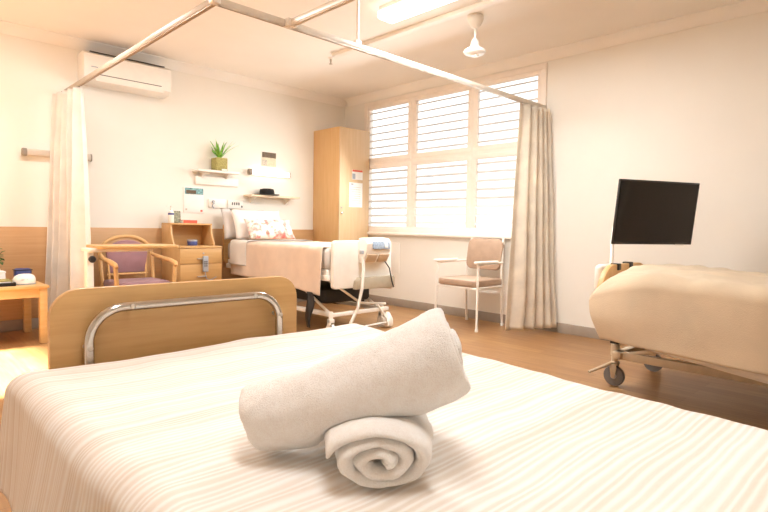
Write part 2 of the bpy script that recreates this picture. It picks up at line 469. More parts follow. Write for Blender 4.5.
def curtain(f, name, mat, label, nu=220, nv=50):
    mb = MB().grid(f, nu, nv)
    o = mb.build(name, mat, smooth=180, solid=.0025)
    return tag(o, label, 'curtain', None)
def lc(u, v):       # left curtain, hung along y
    z = .10+v*(TZ-.10-.005); k = 1-v
    y0, y1 = 5.22-.12*k, 5.74
    y = y0+(y1-y0)*u
    ph = 2*PI*5*u
    amp = .026+.05*k**.8
    x = 1.39+amp*math.sin(ph+.5*N3(u*5, v*1.5, 4))-(.075+.07*k)*u+.02*N3(u*4, v*2, 9)*k*2
    y += .02*math.cos(2*ph)*k+.012*N3(u*7, v*3, 7)
    return (x, min(y, 5.79), z)
o = curtain(lc, 'cubicle_curtain', M['curt_l'], 'cream cubicle curtain gathered at the left end of the track by the wall')
def rc(u, v):       # right curtain, hung along x
    z = .055+v*(TZ-.055-.005); k = 1-v
    x0, x1 = 4.40-.15*k, 4.82
    x = x0+(x1-x0)*u
    ph = 2*PI*5*(u**1.55)
    amp = .03+.02*k
    if u < .45: amp *= .2+.8*u/.45
    y = 2.76+amp*math.sin(ph+.4*N3(u*4, v*1.4, 14))+.03*k*N3(u*3, v*2, 5)
    y -= .05*u+.13*k*u
    return (x+.012*k*math.cos(ph), y, z+.012*N3(u*5, 0, 1)*k)
o = curtain(rc, 'cubicle_curtain', M['curt_r'], 'beige cubicle curtain gathered beside the window at the right end of the track')

# ------------------------------------------------------------------ air conditioner
t = thing('air_conditioner', 'white split air conditioner high on the wall behind the track', 'air conditioner', (1.93, 5.73, 2.30))
ax0, ax1 = 1.53, 2.35
MB().prism([(YB, 2.60), (5.66, 2.60), (5.625, 2.575), (5.612, 2.46), (5.63, 2.36), (5.68, 2.325), (YB, 2.315)], 'x', ax0, ax1, .008).build('housing', M['white'], t)
MB().box(ax0+.06, ax1-.06, 5.64, 5.80, 2.60, 2.606).build('top_shade_strip', M['shadow'], t)  # dark strip drawn for the shadow above the unit
R = Matrix.Translation((0, 5.634, 2.355)) @ Matrix.Rotation(math.radians(-30), 4, 'X')
MB().box(ax0+.10, ax1-.08, -.006, .006, -.03, .03, .004, M=R).build('outlet_flap', M['white'], t)
MB().box(ax0+.10, ax1-.10, 5.621, 5.64, 2.392, 2.398).build('slot', M['shadow'], t)
MB().box(ax0+.06, ax0+.12, 5.611, 5.617, 2.452, 2.46).build('badge', M['bluegrey'], t)

# ------------------------------------------------------------------ wall A fittings
def wall_lamp(x0, x1, z, label, lit):
    t = thing('wall_lamp', label, 'wall lamp', ((x0+x1)/2, YB, z))
    MB().box(x0, x1, YB-.02, YB, z-.028, z+.028, .003).build('backplate', M['white'], t)
    MB().prism(rrect(YB-.075, YB-.015, z-.032, z+.032, .02, 4), 'x', x0+.035, x1-.012, 0).build('diffuser', M['lit'] if lit else M['tubeoff'], t)
    for a, b in ((x0, x0+.035), (x1-.012, x1)):
        MB().prism(rrect(YB-.078, YB-.01, z-.035, z+.035, .02, 4), 'x', a, b, .003).build('end_cap', M['caps'], t)
wall_lamp(3.345, 3.92, 1.63, 'lit white tube reading lamp on the wall above the hat shelf', True)
wall_lamp(1.06, 1.63, 1.62, 'unlit tube reading lamp on the wall, partly behind left curtain', False)
def shelf(x0, x1, z, d, mat, bm_, label, th=.024):
    t = thing('wall_shelf', label, 'shelf', ((x0+x1)/2, YB, z))
    MB().box(x0, x1, YB-d, YB, z-th, z, .003).build('shelf_board', mat, t)
    for x in (x0+.1, x1-.1):
        MB().prism([(YB, z-th), (YB-d*.7, z-th), (YB-.012, z-th-.07), (YB, z-th-.07)], 'x', x-.008, x+.008).build('bracket', bm_, t)
shelf(2.66, 3.16, 1.60, .165, M['white'], M['white'], 'white wall shelf carrying the potted plant')
shelf(3.30, 3.99, 1.355, .19, M['beechpale'], M['white'], 'pale wooden wall shelf carrying the black hat')
# plant
t = thing('potted_plant', 'spiky green plant in square olive pot on white wall shelf', 'plant', (2.94, 5.73, 1.60))
MB().box(2.872, 3.008, 5.665, 5.795, 1.60, 1.745, .006).build('pot', M['pot'], t)
mb = MB()
random.seed(3)
for k in range(30):
    a = random.uniform(0, 2*PI); L = random.uniform(.17, .27); lean = random.uniform(.15, .75)
    pts = []
    w0 = random.uniform(.008, .013)
    def f(u, v, a=a, L=L, lean=lean, w0=w0):
        r = .012+L*(lean*u+.25*lean*u*u); z = 1.742+L*(u*(1.05-.45*lean)-.28*lean*u*u)*1.05
        wv = w0*(1-u)**.6*(v-.5)*2
        return (2.94+r*math.cos(a)-wv*math.sin(a), min(5.73+r*math.sin(a)+wv*math.cos(a), 5.822), z)
    mb.grid(f, 6, 2)
mb.build('foliage', M['leaf'], t)
MB().box(2.93, 2.99, 5.645, 5.655, 1.60, 1.618).build('plant_tag', M['paper'], t)
# hat
tag(MB().lathe([(.0, .002), (.12, 0), (.15, .006), (.155, .012), (.12, .013), (.092, .014), (.088, .05), (.08, .075), (.05, .082), (.02, .076), (0, .075)], (3.56, 5.725, 1.356), 32,
    M=None).build('brimmed_hat', M['blackfelt'], smooth=60), 'black felt hat with a brim lying on wooden wall shelf', 'hat')
# poster / picture
def pic(name, x0, x1, z0, z1, label, cat, bands):
    t = thing(name, label, cat, ((x0+x1)/2, YB, z0))
    MB().box(x0, x1, YB-.008, YB, z0, z1, .001).build('sheet', M['paper'], t)
    for k, (nm, a, b, c, d, m) in enumerate(bands):
        MB().box(x0+(x1-x0)*a, x0+(x1-x0)*b, YB-.0095-.0008*k, YB-.0075, z0+(z1-z0)*c, z0+(z1-z0)*d).build(nm, m, t)
pic('wall_calendar', 2.565, 2.80, 1.12, 1.405, 'white wall calendar with a landscape strip above the bedside cabinet', 'calendar',
    [('picture_strip', .05, .97, .72, .97, M['teal']), ('picture_patch', .12, .6, .74, .88, M['brownpic']), ('red_dot', .82, .92, .05, .12, M['red']), ('dot', .08, .16, .1, .16, M['greypic'])])
pic('wall_picture', 3.545, 3.75, 1.715, 1.895, 'small two-tone picture on the wall above the lit lamp', 'picture',
    [('picture_base', .02, .98, .02, .62, M['cardstock']), ('picture_strip', .02, .98, .62, .98, M['brownpic']), ('picture_patch', .02, .36, .06, .46, M['greypic'])])
# medical wall panel and outlets
t = thing('service_panel', 'flat white service trunking on the wall under the plant shelf', 'wall panel', (2.96, YB, 1.44))
MB().box(2.69, 3.22, YB-.03, YB, 1.44, 1.535, .005).build('trunking', M['white'], t)
t = thing('gas_outlet', 'white medical outlet plate with hanging hose, left of the socket plate', 'outlet', (2.965, YB, 1.18))
MB().box(2.855, 3.06, YB-.02, YB, 1.185, 1.285, .005).build('plate', M['white'], t)
MB().tube([(2.90+.012*math.sin(k), YB-.035, 1.26-.012*k+.01*math.cos(k*2)) for k in range(8)], .006, 8).build('hose', M['bluegrey'], t)
MB().lathe([(.014, 0), (.014, .03)], (0, 0, 0), 14, M=Matrix.Translation((2.9, YB-.02, 1.255)) @ Matrix.Rotation(PI/2, 4, 'X')).build('valve', M['bluegrey'], t)
t = thing('power_outlet', 'white power socket plate with a row of dark switches above the pillows', 'outlet', (3.19, YB, 1.18))
MB().box(3.09, 3.285, YB-.018, YB, 1.185, 1.285, .004).build('plate', M['white'], t)
for k in range(4):
    MB().box(3.14+.028*k, 3.154+.028*k, YB-.024, YB-.017, 1.225, 1.258, .002).build('socket', M['rubber'], t)
MB().box(3.262, 3.276, YB-.026, YB-.017, 1.20, 1.222, .002).build('switch', M['rubber'], t)
# access plate under the window
tag(MB().box(XR-.008, XR, 4.72, 5.05, .42, .80, .003).build('wall_plate', M['wall']), 'flat cream cover plate on the wall under the window', 'wall plate')

# ------------------------------------------------------------------ wardrobe
t = thing('wardrobe', 'tall beech wardrobe in the corner beside the window', 'wardrobe', (4.6, 5.55, 0))
wx0, wx1, wy0 = 4.33, 4.836, 5.28
MB().box(wx0, wx1, wy0+.02, YB-.003, .06, 2.245, .003).build('carcass', M['beechv'], t)
MB().box(wx0+.03, wx1-.01, wy0+.05, YB-.01, 0, .06).build('plinth', M['dark'], t)
d = MB().box(wx0+.001, wx1-.002, wy0, wy0+.019, .07, 2.243, .002).build('door', wood('wardrobe_door_laminate', '#D3B288', '#DDBF98', (14, 14, 1), 3), t)
MB().lathe([(.011, 0), (.011, .006)], (0, 0, 0), 14, M=Matrix.Translation((wx0+.035, wy0+.001, 1.235)) @ Matrix.Rotation(PI/2, 4, 'X')).build('lock', M['chrome'], d)
MB().lathe([(.009, 0), (.014, .02), (.0, .024)], (0, 0, 0), 14, M=Matrix.Translation((wx0+.035, wy0+.001, 1.165)) @ Matrix.Rotation(PI/2, 4, 'X')).build('knob', M['chrome'], d)
def notice(x0, x1, z0, z1, label, bands):
    t = thing('paper_notice', label, 'notice', ((x0+x1)/2, wy0, z0))
    MB().box(x0, x1, wy0-.003, wy0-.0005, z0, z1).build('sheet', M['paper'], t)
    for nm, a, b, c, d, m in bands:
        MB().box(x0+(x1-x0)*a, x0+(x1-x0)*b, wy0-.0042, wy0-.0025, z0+(z1-z0)*c, z0+(z1-z0)*d).build(nm, m, t)
notice(4.49, 4.715, 1.245, 1.56, 'larger white typed notice taped on the wardrobe door', [('heading', .12, .3, .9, .96, M['bluegrey'])]+[('text_line', .12, .85, .8-.09*k, .815-.09*k, M['greypic']) for k in range(8)])
notice(4.535, 4.715, 1.60, 1.725, 'small white card with red top edge on the wardrobe door', [('red_band', .02, .98, .80, .99, M['red']), ('photo', .02, .3, .04, .6, M['bluegrey'])])

# ------------------------------------------------------------------ bedside cabinet
cx0, cx1, cyf, cyb = 2.31, 2.772, 5.34, 5.80
t = thing('bedside_cabinet', 'beech bedside cabinet with raised open shelf beside the far bed', 'bedside cabinet', ((cx0+cx1)/2, 5.57, 0))
MB().box(cx0, cx1, cyf+.018, cyb, .07, .757, .003).build('carcass', M['beechv'], t)
MB().box(cx0+.02, cx1-.02, cyf+.05, cyb-.02, 0, .07).build('plinth', M['dark'], t)
MB().box(cx0-.003, cx1+.003, cyf-.004, cyb, .745, .765, .005).build('top', M['beech'], t)
for z0, z1, lk in ((.585, .742, 1), (.40, .58, 1), (.08, .395, 0)):
    d = MB().box(cx0+.003, cx1-.003, cyf, cyf+.018, z0, z1, .003).build('drawer' if lk else 'door', M['beech'], t)
    MB().box(cx0+.18, cx1-.18, cyf-.018, cyf, z0+.045, z0+.058, .003).build('handle', M['alu'], d)
    if z0 > .5: MB().lathe([(.010, 0), (.010, .006)], (0, 0, 0), 12, M=Matrix.Translation(((cx0+cx1)/2+.02, cyf, z1-.05)) @ Matrix.Rotation(PI/2, 4, 'X')).build('lock', M['alu'], d)
side = [(cyb, .765), (5.50, .765), (5.505, .80), (5.535, .84), (5.56, .90), (5.57, .975), (5.575, .985), (cyb, .985)]
for a, b in ((cx0, cx0+.018), (cx1-.018, cx1)):
    MB().prism(side, 'x', a, b, .002).build('hutch_side', M['beechv'], t)
MB().box(cx0+.018, cx1-.018, cyb-.012, cyb, .765, .985).build('hutch_back', M['beech'], t)
MB().box(cx0, cx1, 5.565, cyb, .985, 1.003, .003).build('hutch_top', M['beech'], t)
# things on the cabinet
t = thing('pump_bottle', 'white pump bottle with blue label standing on the bedside cabinet', 'bottle', (2.36, 5.67, 1.003))
MB().lathe([(.028, 0), (.03, .004), (.03, .11), (.024, .125), (.011, .132), (.011, .145)], (2.36, 5.67, 1.003), 20).build('bottle_body', M['white'], t)
MB().lathe([(.0305, .085), (.0305, .105)], (2.36, 5.67, 1.003), 20).build('bottle_label', M['blue'], t)
MB().lathe([(.013, .14), (.013, .152), (.005, .155), (.005, .172), (.012, .174), (.012, .18)], (2.36, 5.67, 1.003), 14).box(2.315, 2.36, 5.665, 5.675, 1.176, 1.183).build('pump', M['white'], t)
t = thing('photo_card', 'small greenish photo card standing upright on the bedside cabinet', 'card', (2.435, 5.70, 1.003))
R = Matrix.Translation((2.435, 5.70, 1.003)) @ Matrix.Rotation(math.radians(-8), 4, 'X')
MB().box(-.045, .045, -.003, .003, 0, .13, M=R).build('card_sheet', M['greenpic'], t)
MB().prism([(0, 0), (.05, 0), (0, .08)], 'x', -.01, .01, M=R).build('easel_back', M['paper'], t)
t = thing('paperback_book', 'red paperback lying flat on top of the bedside cabinet', 'book', (2.54, 5.66, 1.003))
MB().box(2.47, 2.61, 5.60, 5.71, 1.006, 1.032).build('page_block', M['paper'], t)
mb = MB().box(2.465, 2.612, 5.595, 5.712, 1.032, 1.036).box(2.465, 2.612, 5.595, 5.712, 1.003, 1.006).box(2.463, 2.612, 5.593, 5.597, 1.003, 1.036)
mb.build('cover', M['red'], t)
t = thing('small_tin', 'small round blue and white tin on the open cabinet shelf', 'tin', (2.56, 5.60, .765))
MB().lathe([(.05, 0), (.052, .004), (.052, .045)], (2.56, 5.60, .765), 24).build('tin_body', M['blue'], t)
MB().lathe([(.053, .045), (.053, .058), (.049, .062)], (2.56, 5.60, .765), 24).build('lid', M['bluegrey'], t)
# remote clipped on drawer
t = thing('call_handset', 'grey call-bell handset hanging on the front of the bedside cabinet drawers', 'handset', (2.57, 5.325, .49))
MB().box(2.54, 2.60, 5.299, 5.3215, .50, .665, .009, 3).build('handset_body', M['bluegrey'], t)
for r in range(3):
    for c in range(2):
        MB().box(2.552+.02*c, 2.566+.02*c, 5.295, 5.301, .60-.022*r, .615-.022*r, .002).build('button', M['rubber'], t)
MB().tube([(2.57, 5.315, .502), (2.573, 5.318, .47), (2.585, 5.322, .43), (2.62, 5.325, .41), (2.66, 5.33, .42), (2.70, 5.328, .44)], .004, 8).build('cord', M['bluegrey'], t)

# ------------------------------------------------------------------ wooden armchair (left, mauve)
t = thing('wooden_armchair', 'wooden armchair with arched back and mauve upholstery beside the bedside cabinet', 'armchair', (1.86, 5.2, 0))
cx = 1.86
def bar(pts, r, name, mat, parent, seg=12, flat=None):
    return MB().tube(pts, r, seg).build(name, mat, parent, smooth=60)
yb, yf = 5.50, 5.02
# hooped back: two uprights joined by an arch
hoop = [(cx-.235, yb-.03, .40), (cx-.24, yb, .55), (cx-.24, yb+.03, .68)]+[(cx-.24*math.cos(PI*k/12), yb+.045, .70+.165*math.sin(PI*k/12)) for k in range(13)]+[(cx+.24, yb+.03, .68), (cx+.24, yb, .55), (cx+.235, yb-.03, .40)]
bar(hoop, .019, 'back_hoop', M['frame_wood'], t)
bar([(cx-.19, yb-.005, .50), (cx+.19, yb-.005, .50)], .012, 'back_rail', M['frame_wood'], t)
for s in (-1, 1): bar([(cx+s*.17, yb-.02, .42), (cx+s*.175, yb+.02, .70)], .011, 'back_stile', M['frame_wood'], t)
back = [(cx-.165, .515), (cx+.165, .515)]+[(cx+.19*math.cos(PI*k/10), .70+.13*math.sin(PI*k/10)) for k in range(11)]
R = Matrix.Translation((0, yb+.015, 0)) 
MB().prism(back, 'y', -.022, .022, .012, M=R).build('backrest', M['purple'], t)
MB().box(cx-.235, cx+.235, yf+.02, yb-.03, .385, .46, .025, 3).build('seat', M['purple'], t)
ring_ = MB()
ring_.box(cx-.25, cx+.25, yf+.0, yf+.03, .33, .39, .006).box(cx-.25, cx-.22, yf, yb, .33, .39, .006).box(cx+.22, cx+.25, yf, yb, .33, .39, .006).box(cx-.25, cx+.25, yb-.03, yb, .33, .39, .006)
ring_.build('seat_frame', M['frame_wood'], t)
for s in (-1, 1):
    arm = [(cx+s*.238, yb+.01, .69), (cx+s*.262, yb-.12, .665), (cx+s*.27, yf+.12, .645), (cx+s*.268, yf+.0, .625), (cx+s*.262, yf-.03, .60)]
    MB().tube(arm, [.016, .02, .023, .023, .015], 12).build('armrest', M['frame_wood'], t, smooth=60)
    bar([(cx+s*.266, yf+.0, .62), (cx+s*.258, yf-.005, .50), (cx+s*.245, yf+.02, .30), (cx+s*.24, yf+.015, 0)], [.019, .02, .021, .017], 'front_leg', M['frame_wood'], t)
    bar([(cx+s*.235, yb-.03, .42), (cx+s*.235, yb+.0, .2), (cx+s*.235, yb+.05, 0)], [.02, .02, .017], 'rear_leg', M['frame_wood'], t)

# ------------------------------------------------------------------ overbed table
t = thing('overbed_table', 'wheeled overbed table with thin beech top in front of the mauve armchair', 'table', (1.25, 4.55, 0))
tp = rrect(1.29, 1.92, 4.42, 4.78, .04, 5)
MB().prism(tp, 'z', .795, .818, .004).build('tabletop', M['beech'], t)
MB().box(1.24, 1.72, 4.50, 4.70, .768, .795, .004).build('support_bar', M['cream'], t)
MB().box(1.235, 1.285, 4.53, 4.61, .05, .77, .008).build('column', M['cream'], t)
MB().lathe([(.008, 0), (.008, .03), (.025, .03), (.027, .045), (.02, .058), (0, .06)], (0, 0, 0), 20, M=Matrix.Translation((1.262, 4.53, .715)) @ Matrix.Rotation(PI/2, 4, 'X')).build('knob', M['dark'], t)
MB().box(1.24, 1.28, 4.20, 4.90, .05, .085, .006).box(1.26, 1.85, 4.24, 4.28, .05, .085, .006).box(1.26, 1.85, 4.82, 4.86, .05, .085, .006).build('base', M['cream'], t)
for x, y in ((1.26, 4.22), (1.26, 4.88), (1.83, 4.26), (1.83, 4.84)):
    MB().lathe([(.02, -.01), (.025, -.008), (.025, .008), (.02, .01)], (0, 0, 0), 16, M=Matrix.Translation((x, y, .025)) @ Matrix.Rotation(PI/2, 4, 'Y')).build('caster', M['rubber'], t)

# ------------------------------------------------------------------ low table at left
lx0, lx1, ly0, ly1, lz = .30, 1.10, 5.06, 5.74, .475
t = thing('low_table', 'low pine side table at the left wall under the reading lamp', 'table', ((lx0+lx1)/2, 5.4, 0))
MB().box(lx0, lx1, ly0, ly1, lz-.022, lz, .004).build('tabletop', M['pine'], t)
mb = MB().box(lx0+.03, lx1-.03, ly0+.02, ly0+.04, lz-.095, lz-.022).box(lx0+.03, lx1-.03, ly1-.04, ly1-.02, lz-.095, lz-.022).box(lx0+.02, lx0+.04, ly0+.03, ly1-.03, lz-.095, lz-.022).box(lx1-.04, lx1-.02, ly0+.03, ly1-.03, lz-.095, lz-.022)
mb.build('apron', M['pine'], t)
for x in (lx0+.04, lx1-.04):
    for y in (ly0+.04, ly1-.04):
        t4 = .028
        MB().prism([(x-t4, y-t4), (x+t4, y-t4), (x+t4, y+t4), (x-t4, y+t4)], 'z', 0, lz-.022, .003).build('leg', M['pine'], t)
# items on it
t = thing('white_appliance', 'rounded white plastic appliance on the low pine table', 'appliance', (.955, 5.25, lz))
def dome(u, v):
    a = 2*PI*u; e = v*PI/2
    k = math.cos(e)**.55 if v < 1 else 0
    return (.955+.085*k*math.cos(a)+.012*math.sin(e), 5.25+.07*k*math.sin(a), lz+.012+.075*math.sin(e)**.9)
MB().grid(dome, 28, 10).build('shell', M['white'], t, smooth=60)
MB().lathe([(.07, 0), (.074, .003), (.074, .012)], (0, 0, 0), 24, M=Matrix.Translation((.955, 5.25, lz)) @ Matrix.Diagonal((1.14, .95, 1, 1))).build('foot', M['bluegrey'], t)
MB().box(.93, .975, 5.184, 5.190, lz+.04, lz+.046).build('display', M['bluegrey'], t)
t = thing('document_tray', 'dark tray of colourful leaflets on the low pine table', 'tray', (.77, 5.27, lz))
MB().box(.64, .885, 5.15, 5.38, lz, lz+.006).box(.64, .885, 5.15, 5.155, lz, lz+.028).box(.64, .885, 5.375, 5.38, lz, lz+.028).box(.64, .645, 5.15, 5.38, lz, lz+.028).box(.88, .885, 5.15, 5.38, lz, lz+.028).build('tray_body', M['dark'], t)
for k, (c, dx) in enumerate((('red', -.03), ('greenpic', .03), ('paper', 0), ('pot', .02))):
    o = MB().box(.665+dx, .855+dx*.6, 5.165+.003*k, 5.36, lz+.008+.009*k, lz+.016+.009*k).build('leaflet', M[c], None)
    tag(o, ['red-covered leaflet at the bottom of the dark tray', 'greenish leaflet in the dark tray, above the red one', 'white leaflet in the dark tray, under the olive one', 'olive leaflet on top of the pile in the dark tray'][k], 'leaflet', 'leaflets in the dark tray')
t = thing('storage_box', 'low white box behind the leaflet tray on the low table', 'box', (.77, 5.52, lz))
MB().box(.56, .86, 5.42, 5.56, lz, lz+.085, .004).build('box_body', M['paper'], t)
MB().box(.557, .863, 5.417, 5.563, lz+.085, lz+.10, .003).build('lid', M['paper'], t)
t = thing('blue_pouch', 'dark blue pouch behind the white appliance on the low table', 'pouch', (1.0, 5.5, lz))
MB().box(.935, 1.055, 5.45, 5.55, lz, lz+.115, .02, 3).build('pouch_body', M['blue'], t)
MB().box(.93, 1.06, 5.447, 5.553, lz+.10, lz+.106).build('zip', M['dark'], t)
t = thing('leafy_plant', 'dark green leafy plant at the left edge on the low table', 'plant', (.84, 5.66, lz))
MB().lathe([(.045, 0), (.06, .1), (.062, .105), (.055, .105), (.05, .095)], (.80, 5.66, lz), 20).build('pot', M['white'], t)
mb = MB(); random.seed(5)
for k in range(46):
    a = random.uniform(0, 2*PI); e = random.uniform(-.1, 1.3); r = random.uniform(.05, .12)
    c = Vector((.80+r*math.cos(a)*math.cos(e), min(5.66+r*math.sin(a)*math.cos(e), 5.76), lz+.15+r*1.2*math.sin(e)))
    Rm = Matrix.Translation(c) @ Matrix.Rotation(a, 4, 'Z') @ Matrix.Rotation(random.uniform(-.8, .6), 4, 'Y')
    mb.grid(lambda u, v: (.05*(u-.5), .034*math.sin(PI*u)**.8*(v-.5), .008*math.sin(PI*u)-.01*abs(v-.5)), 5, 2, M=Rm)
mb.tube([(.80, 5.66, lz+.09), (.80, 5.66, lz+.2)], .006, 6)
mb.build('foliage', M['leafdark'], t)

# ------------------------------------------------------------------ beds: shared pieces
def caster_parts(t, x, y, r, wmat, hub, fork, lever=0, top=.2):
    W = Matrix.Translation((x, y, r)) @ Matrix.Rotation(PI/2, 4, 'Y')
    f = MB().prism([(y-.018, top), (y+.018, top), (y+.022, r+.05), (y+.011, r-.012), (y-.011, r-.012), (y-.022, r+.05)], 'x', x-.026, x-.019, .002)\
        .prism([(y-.018, top), (y+.018, top), (y+.022, r+.05), (y+.011, r-.012), (y-.011, r-.012), (y-.022, r+.05)], 'x', x+.019, x+.026, .002)\
        .box(x-.026, x+.026, y-.024, y+.024, r*2+.008, top+.004, .004).lathe([(.02, 0), (.02, .07)], (x, y, top), 16)
    c = f.build('caster', fork, t)
    MB().lathe([(r*.72, -.015), (r*.95, -.015), (r, -.008), (r, .008), (r*.95, .015), (r*.72, .015)], (0, 0, 0), 28, M=W).build('tyre', wmat, c)
    MB().lathe([(.006, -.018), (r*.3, -.016), (r*.32, -.012), (r*.74, -.012), (r*.74, .012), (r*.32, .012), (r*.3, .016), (.006, .018)], (0, 0, 0), 28, M=W).build('hub', hub, c)
    if lever:
        MB().tube([(x, y, top-.0), (x-.06, y+.05*lever, top-.03), (x-.15, y+.10*lever, top-.06)], [.012, .011, .009], 10).build('brake_lever', fork, c)
    return c

# ------------------------------------------------------------------ far bed (pink blanket)
bx0, bx1, by0, by1 = 2.99, 3.85, 3.80, 5.74
t = thing('hospital_bed', 'white-framed hospital bed with peach blanket and pillows under the hat shelf', 'bed', (3.42, 4.8, 0))
fb = MB().prism(rrect(3.045, 3.775, .425, .868, .035, 5), 'y', by0-.02, by0+.03, .008).build('footboard', M['cream'], t)
lowp = [(3.27, .415), (3.75, .405), (3.775, .43), (3.78, .50), (3.765, .525), (3.32, .52), (3.285, .49)]
MB().prism(lowp, 'y', by0-.075, by0-.018, .008).build('bumper', plain('grey_bumper', '#B3A792', .5), fb)
ctl = MB().prism([(by0-.02, .66), (by0-.07, .655), (by0-.135, .76), (by0-.145, .845), (by0-.12, .885), (by0-.05, .895), (by0-.02, .89)], 'x', 3.335, 3.645, .012).build('control_box', M['white'], t)
R = Matrix.Translation((3.505, by0-.145, .822)) @ Matrix.Rotation(math.radians(-10), 4, 'X')
MB().box(-.10, .12, -.006, .004, -.032, .038, .002, M=R).build('display', M['lcd'], ctl)
MB().box(.05, .09, -.009, .0, -.022, .028, .004, M=R).build('control_button', M['white'], ctl)
R = Matrix.Translation((3.485, by0-.106, .705)) @ Matrix.Scale(.86, 4, (1, 0, 0)) @ Matrix.Rotation(math.radians(32), 4, 'X')
mb = MB()
for k in (0, 1): mb.box(-.15+.18*k, .0+.18*k, -.007, .003, -.042, .042, .002, M=R)
mb.build('underside_cover', plain('tan_cover', '#D8C3A8', .5), ctl)
MB().box(3.322, 3.36, by0-.10, by0-.05, .745, .78, .006).build('plug', M['bluegrey'], ctl)
MB().tube([(3.345, by0-.075, .72), (3.343, by0-.09, .60), (3.335, by0-.08, .42), (3.305, by0-.06, .24), (3.25, by0-.04, .12), (3.23, by0-.03, .07)], .015, 12).build('control_conduit', M['cream'], t)
MB().tube([(3.625, by0-.08, .67), (3.685, by0-.085, .60), (3.70, by0-.09, .53), (3.73, by0-.085, .45), (3.75, by0-.085, .41)], .006, 8).build('control_cable', M['dark'], t)
MB().box(bx0+.02, bx1-.02, by0+.04, by1-.05, .60, .795, .04, 3).build('mattress', M['mattress'], t)
mb = MB().box(bx0+.02, bx0+.06, by0+.03, by1-.03, .50, .55, .006).box(bx1-.06, bx1-.02, by0+.03, by1-.03, .50, .55, .006)
for y in (3.9, 4.4, 4.9, 5.4): mb.box(bx0+.05, bx1-.05, y, y+.05, .51, .545)
mb.box(bx0+.03, bx1-.03, by0+.05, by1-.06, .55, .60, .005)
mb.build('deck_frame', M['cream'], t)
mb = MB().box(3.08, 3.12, 3.86, 5.6, .16, .20, .005).box(3.70, 3.74, 3.86, 5.6, .16, .20, .005).box(3.05, 3.77, 3.80, 3.84, .17, .205, .005).box(3.05, 3.77, 5.58, 5.62, .17, .205, .005)
mb.build('base_frame', M['cream'], t)
for x in (3.10, 3.72):
    bar([(x, 3.9, .19), (x, 4.55, .50)], .014, 'lift_arm', M['cream'], t)
    bar([(x, 4.9, .19), (x, 5.5, .50)], .014, 'lift_arm', M['cream'], t)
bar([(3.06, 3.86, .50), (3.42, 3.84, .27), (3.74, 3.82, .235)], .012, 'brake_bar', M['cream'], t)
bar([(3.62, 3.80, .235), (3.70, 3.76, .10), (3.72, 3.75, .03)], .010, 'brake_pedal', M['cream'], t)
bar([(3.22, 3.80, .03), (3.50, 3.78, .05), (3.72, 3.76, .06)], .009, 'pedal_bar', M['cream'], t)
MB().box(3.22, 3.27, 3.73, 3.80, .03, .075, .006).build('pedal', M['dark'], t)
for x, y in ((3.05, 3.82), (3.71, 3.84), (3.05, 5.6), (3.71, 5.6)):
    caster_parts(t, x, y, .055, M['cream'], M['white'], M['cream'], 0, .15)
MB().lathe([(.05, 0), (.058, .02), (.055, .07), (.03, .12), (.015, .14)], (0, 0, 0), 20, M=Matrix.Translation((3.755, 3.80, .012))).build('caster_shroud', M['cream'], t)
MB().box(3.03, 3.10, 3.765, 3.815, .012, .085, .01).build('foot_pad', M['white'], t)
MB().prism(rrect(3.0, 3.84, .55, 1.02, .05, 5), 'y', by1, by1+.03, .006).build('headboard', M['beech'], t)
mb = MB().grid(lambda u, v: (2.945+.012*math.sin(v*5+u*3), 3.96+.085*u-.02*math.sin(v*6), .39-.33*v), 4, 14)
mb.build('strap', M['dark'], t, smooth=180, solid=.006)
MB().box(3.12, 3.70, 4.0, 5.2, .26, .40, .03).build('motor_unit', M['dark'], t)

def tuckfoot(gx, gy, z, u, v):
    return gx, gy, z
def fbs(gx, gy, z, u, v):
    if z < .72: z -= .07*max(0, min(1, (4.75-gy)/.75))*min(1, (.72-z)/.2)
    return gx, gy, z
o = drape(2.985, 3.86, 3.865, 5.58, .815, .40, .40, .02, .03, r=.04, flare=.03, slack=fbs, wr=.012, wf=.014, fold=9, seed=3, nx=90, ny=110).build('blanket', M['pink'], smooth=180, solid=.006)
tag(o, 'pale peach blanket draped over the far hospital bed', 'blanket')
o = drape(2.965, 3.87, 5.14, 5.56, .828, .30, .30, .02, .0, r=.045, flare=.02, wr=.006, wf=.006, fold=16, seed=8, nx=80, ny=26).build('top_sheet', M['sheet'], smooth=180, solid=.004)
tag(o, 'white sheet folded over the head end of the far bed', 'sheet')

def pillow(name, loc, w, h, d, rx, rz, mat, label, ry=0):
    def side(sgn):
        def f(u, v):
            X, Y = 2*u-1, 2*v-1
            e = (max(0, (1-abs(X)**2.6))*max(0, (1-abs(Y)**2.6)))**.5
            pin = 1-.06*(1-abs(Y))*abs(X)**3*1.0
            z = sgn*d/2*e*(1+.10*N3(X*2+rz*5, Y*2, sgn))
            return (X*w/2*(1-.05*(1-Y*Y)), z, Y*h/2*(1-.06*(1-X*X)))
        return f
    Mx = Matrix.Translation(loc) @ Matrix.Rotation(rz, 4, 'Z') @ Matrix.Rotation(rx, 4, 'X') @ Matrix.Rotation(ry, 4, 'Y')
    mb = MB().grid(side(1), 22, 16, M=Mx).grid(side(-1), 22, 16, M=Mx)
    bmesh.ops.remove_doubles(mb.bm, verts=mb.bm.verts, dist=.0008)
    bmesh.ops.recalc_face_normals(mb.bm, faces=mb.bm.faces)
    return tag(mb.build(name, mat, smooth=180), label, 'pillow', 'pillows on the far bed')
pillow('pillow', (3.21, 5.635, 1.003), .58, .36, .13, math.radians(-14), .05, M['pillowg'], 'greyish pillow at the very back against the headboard')
pillow('pillow', (3.29, 5.465, 1.003), .64, .37, .14, math.radians(-24), -.02, M['pillow'], 'plain white pillow between the greyish and floral pillows')
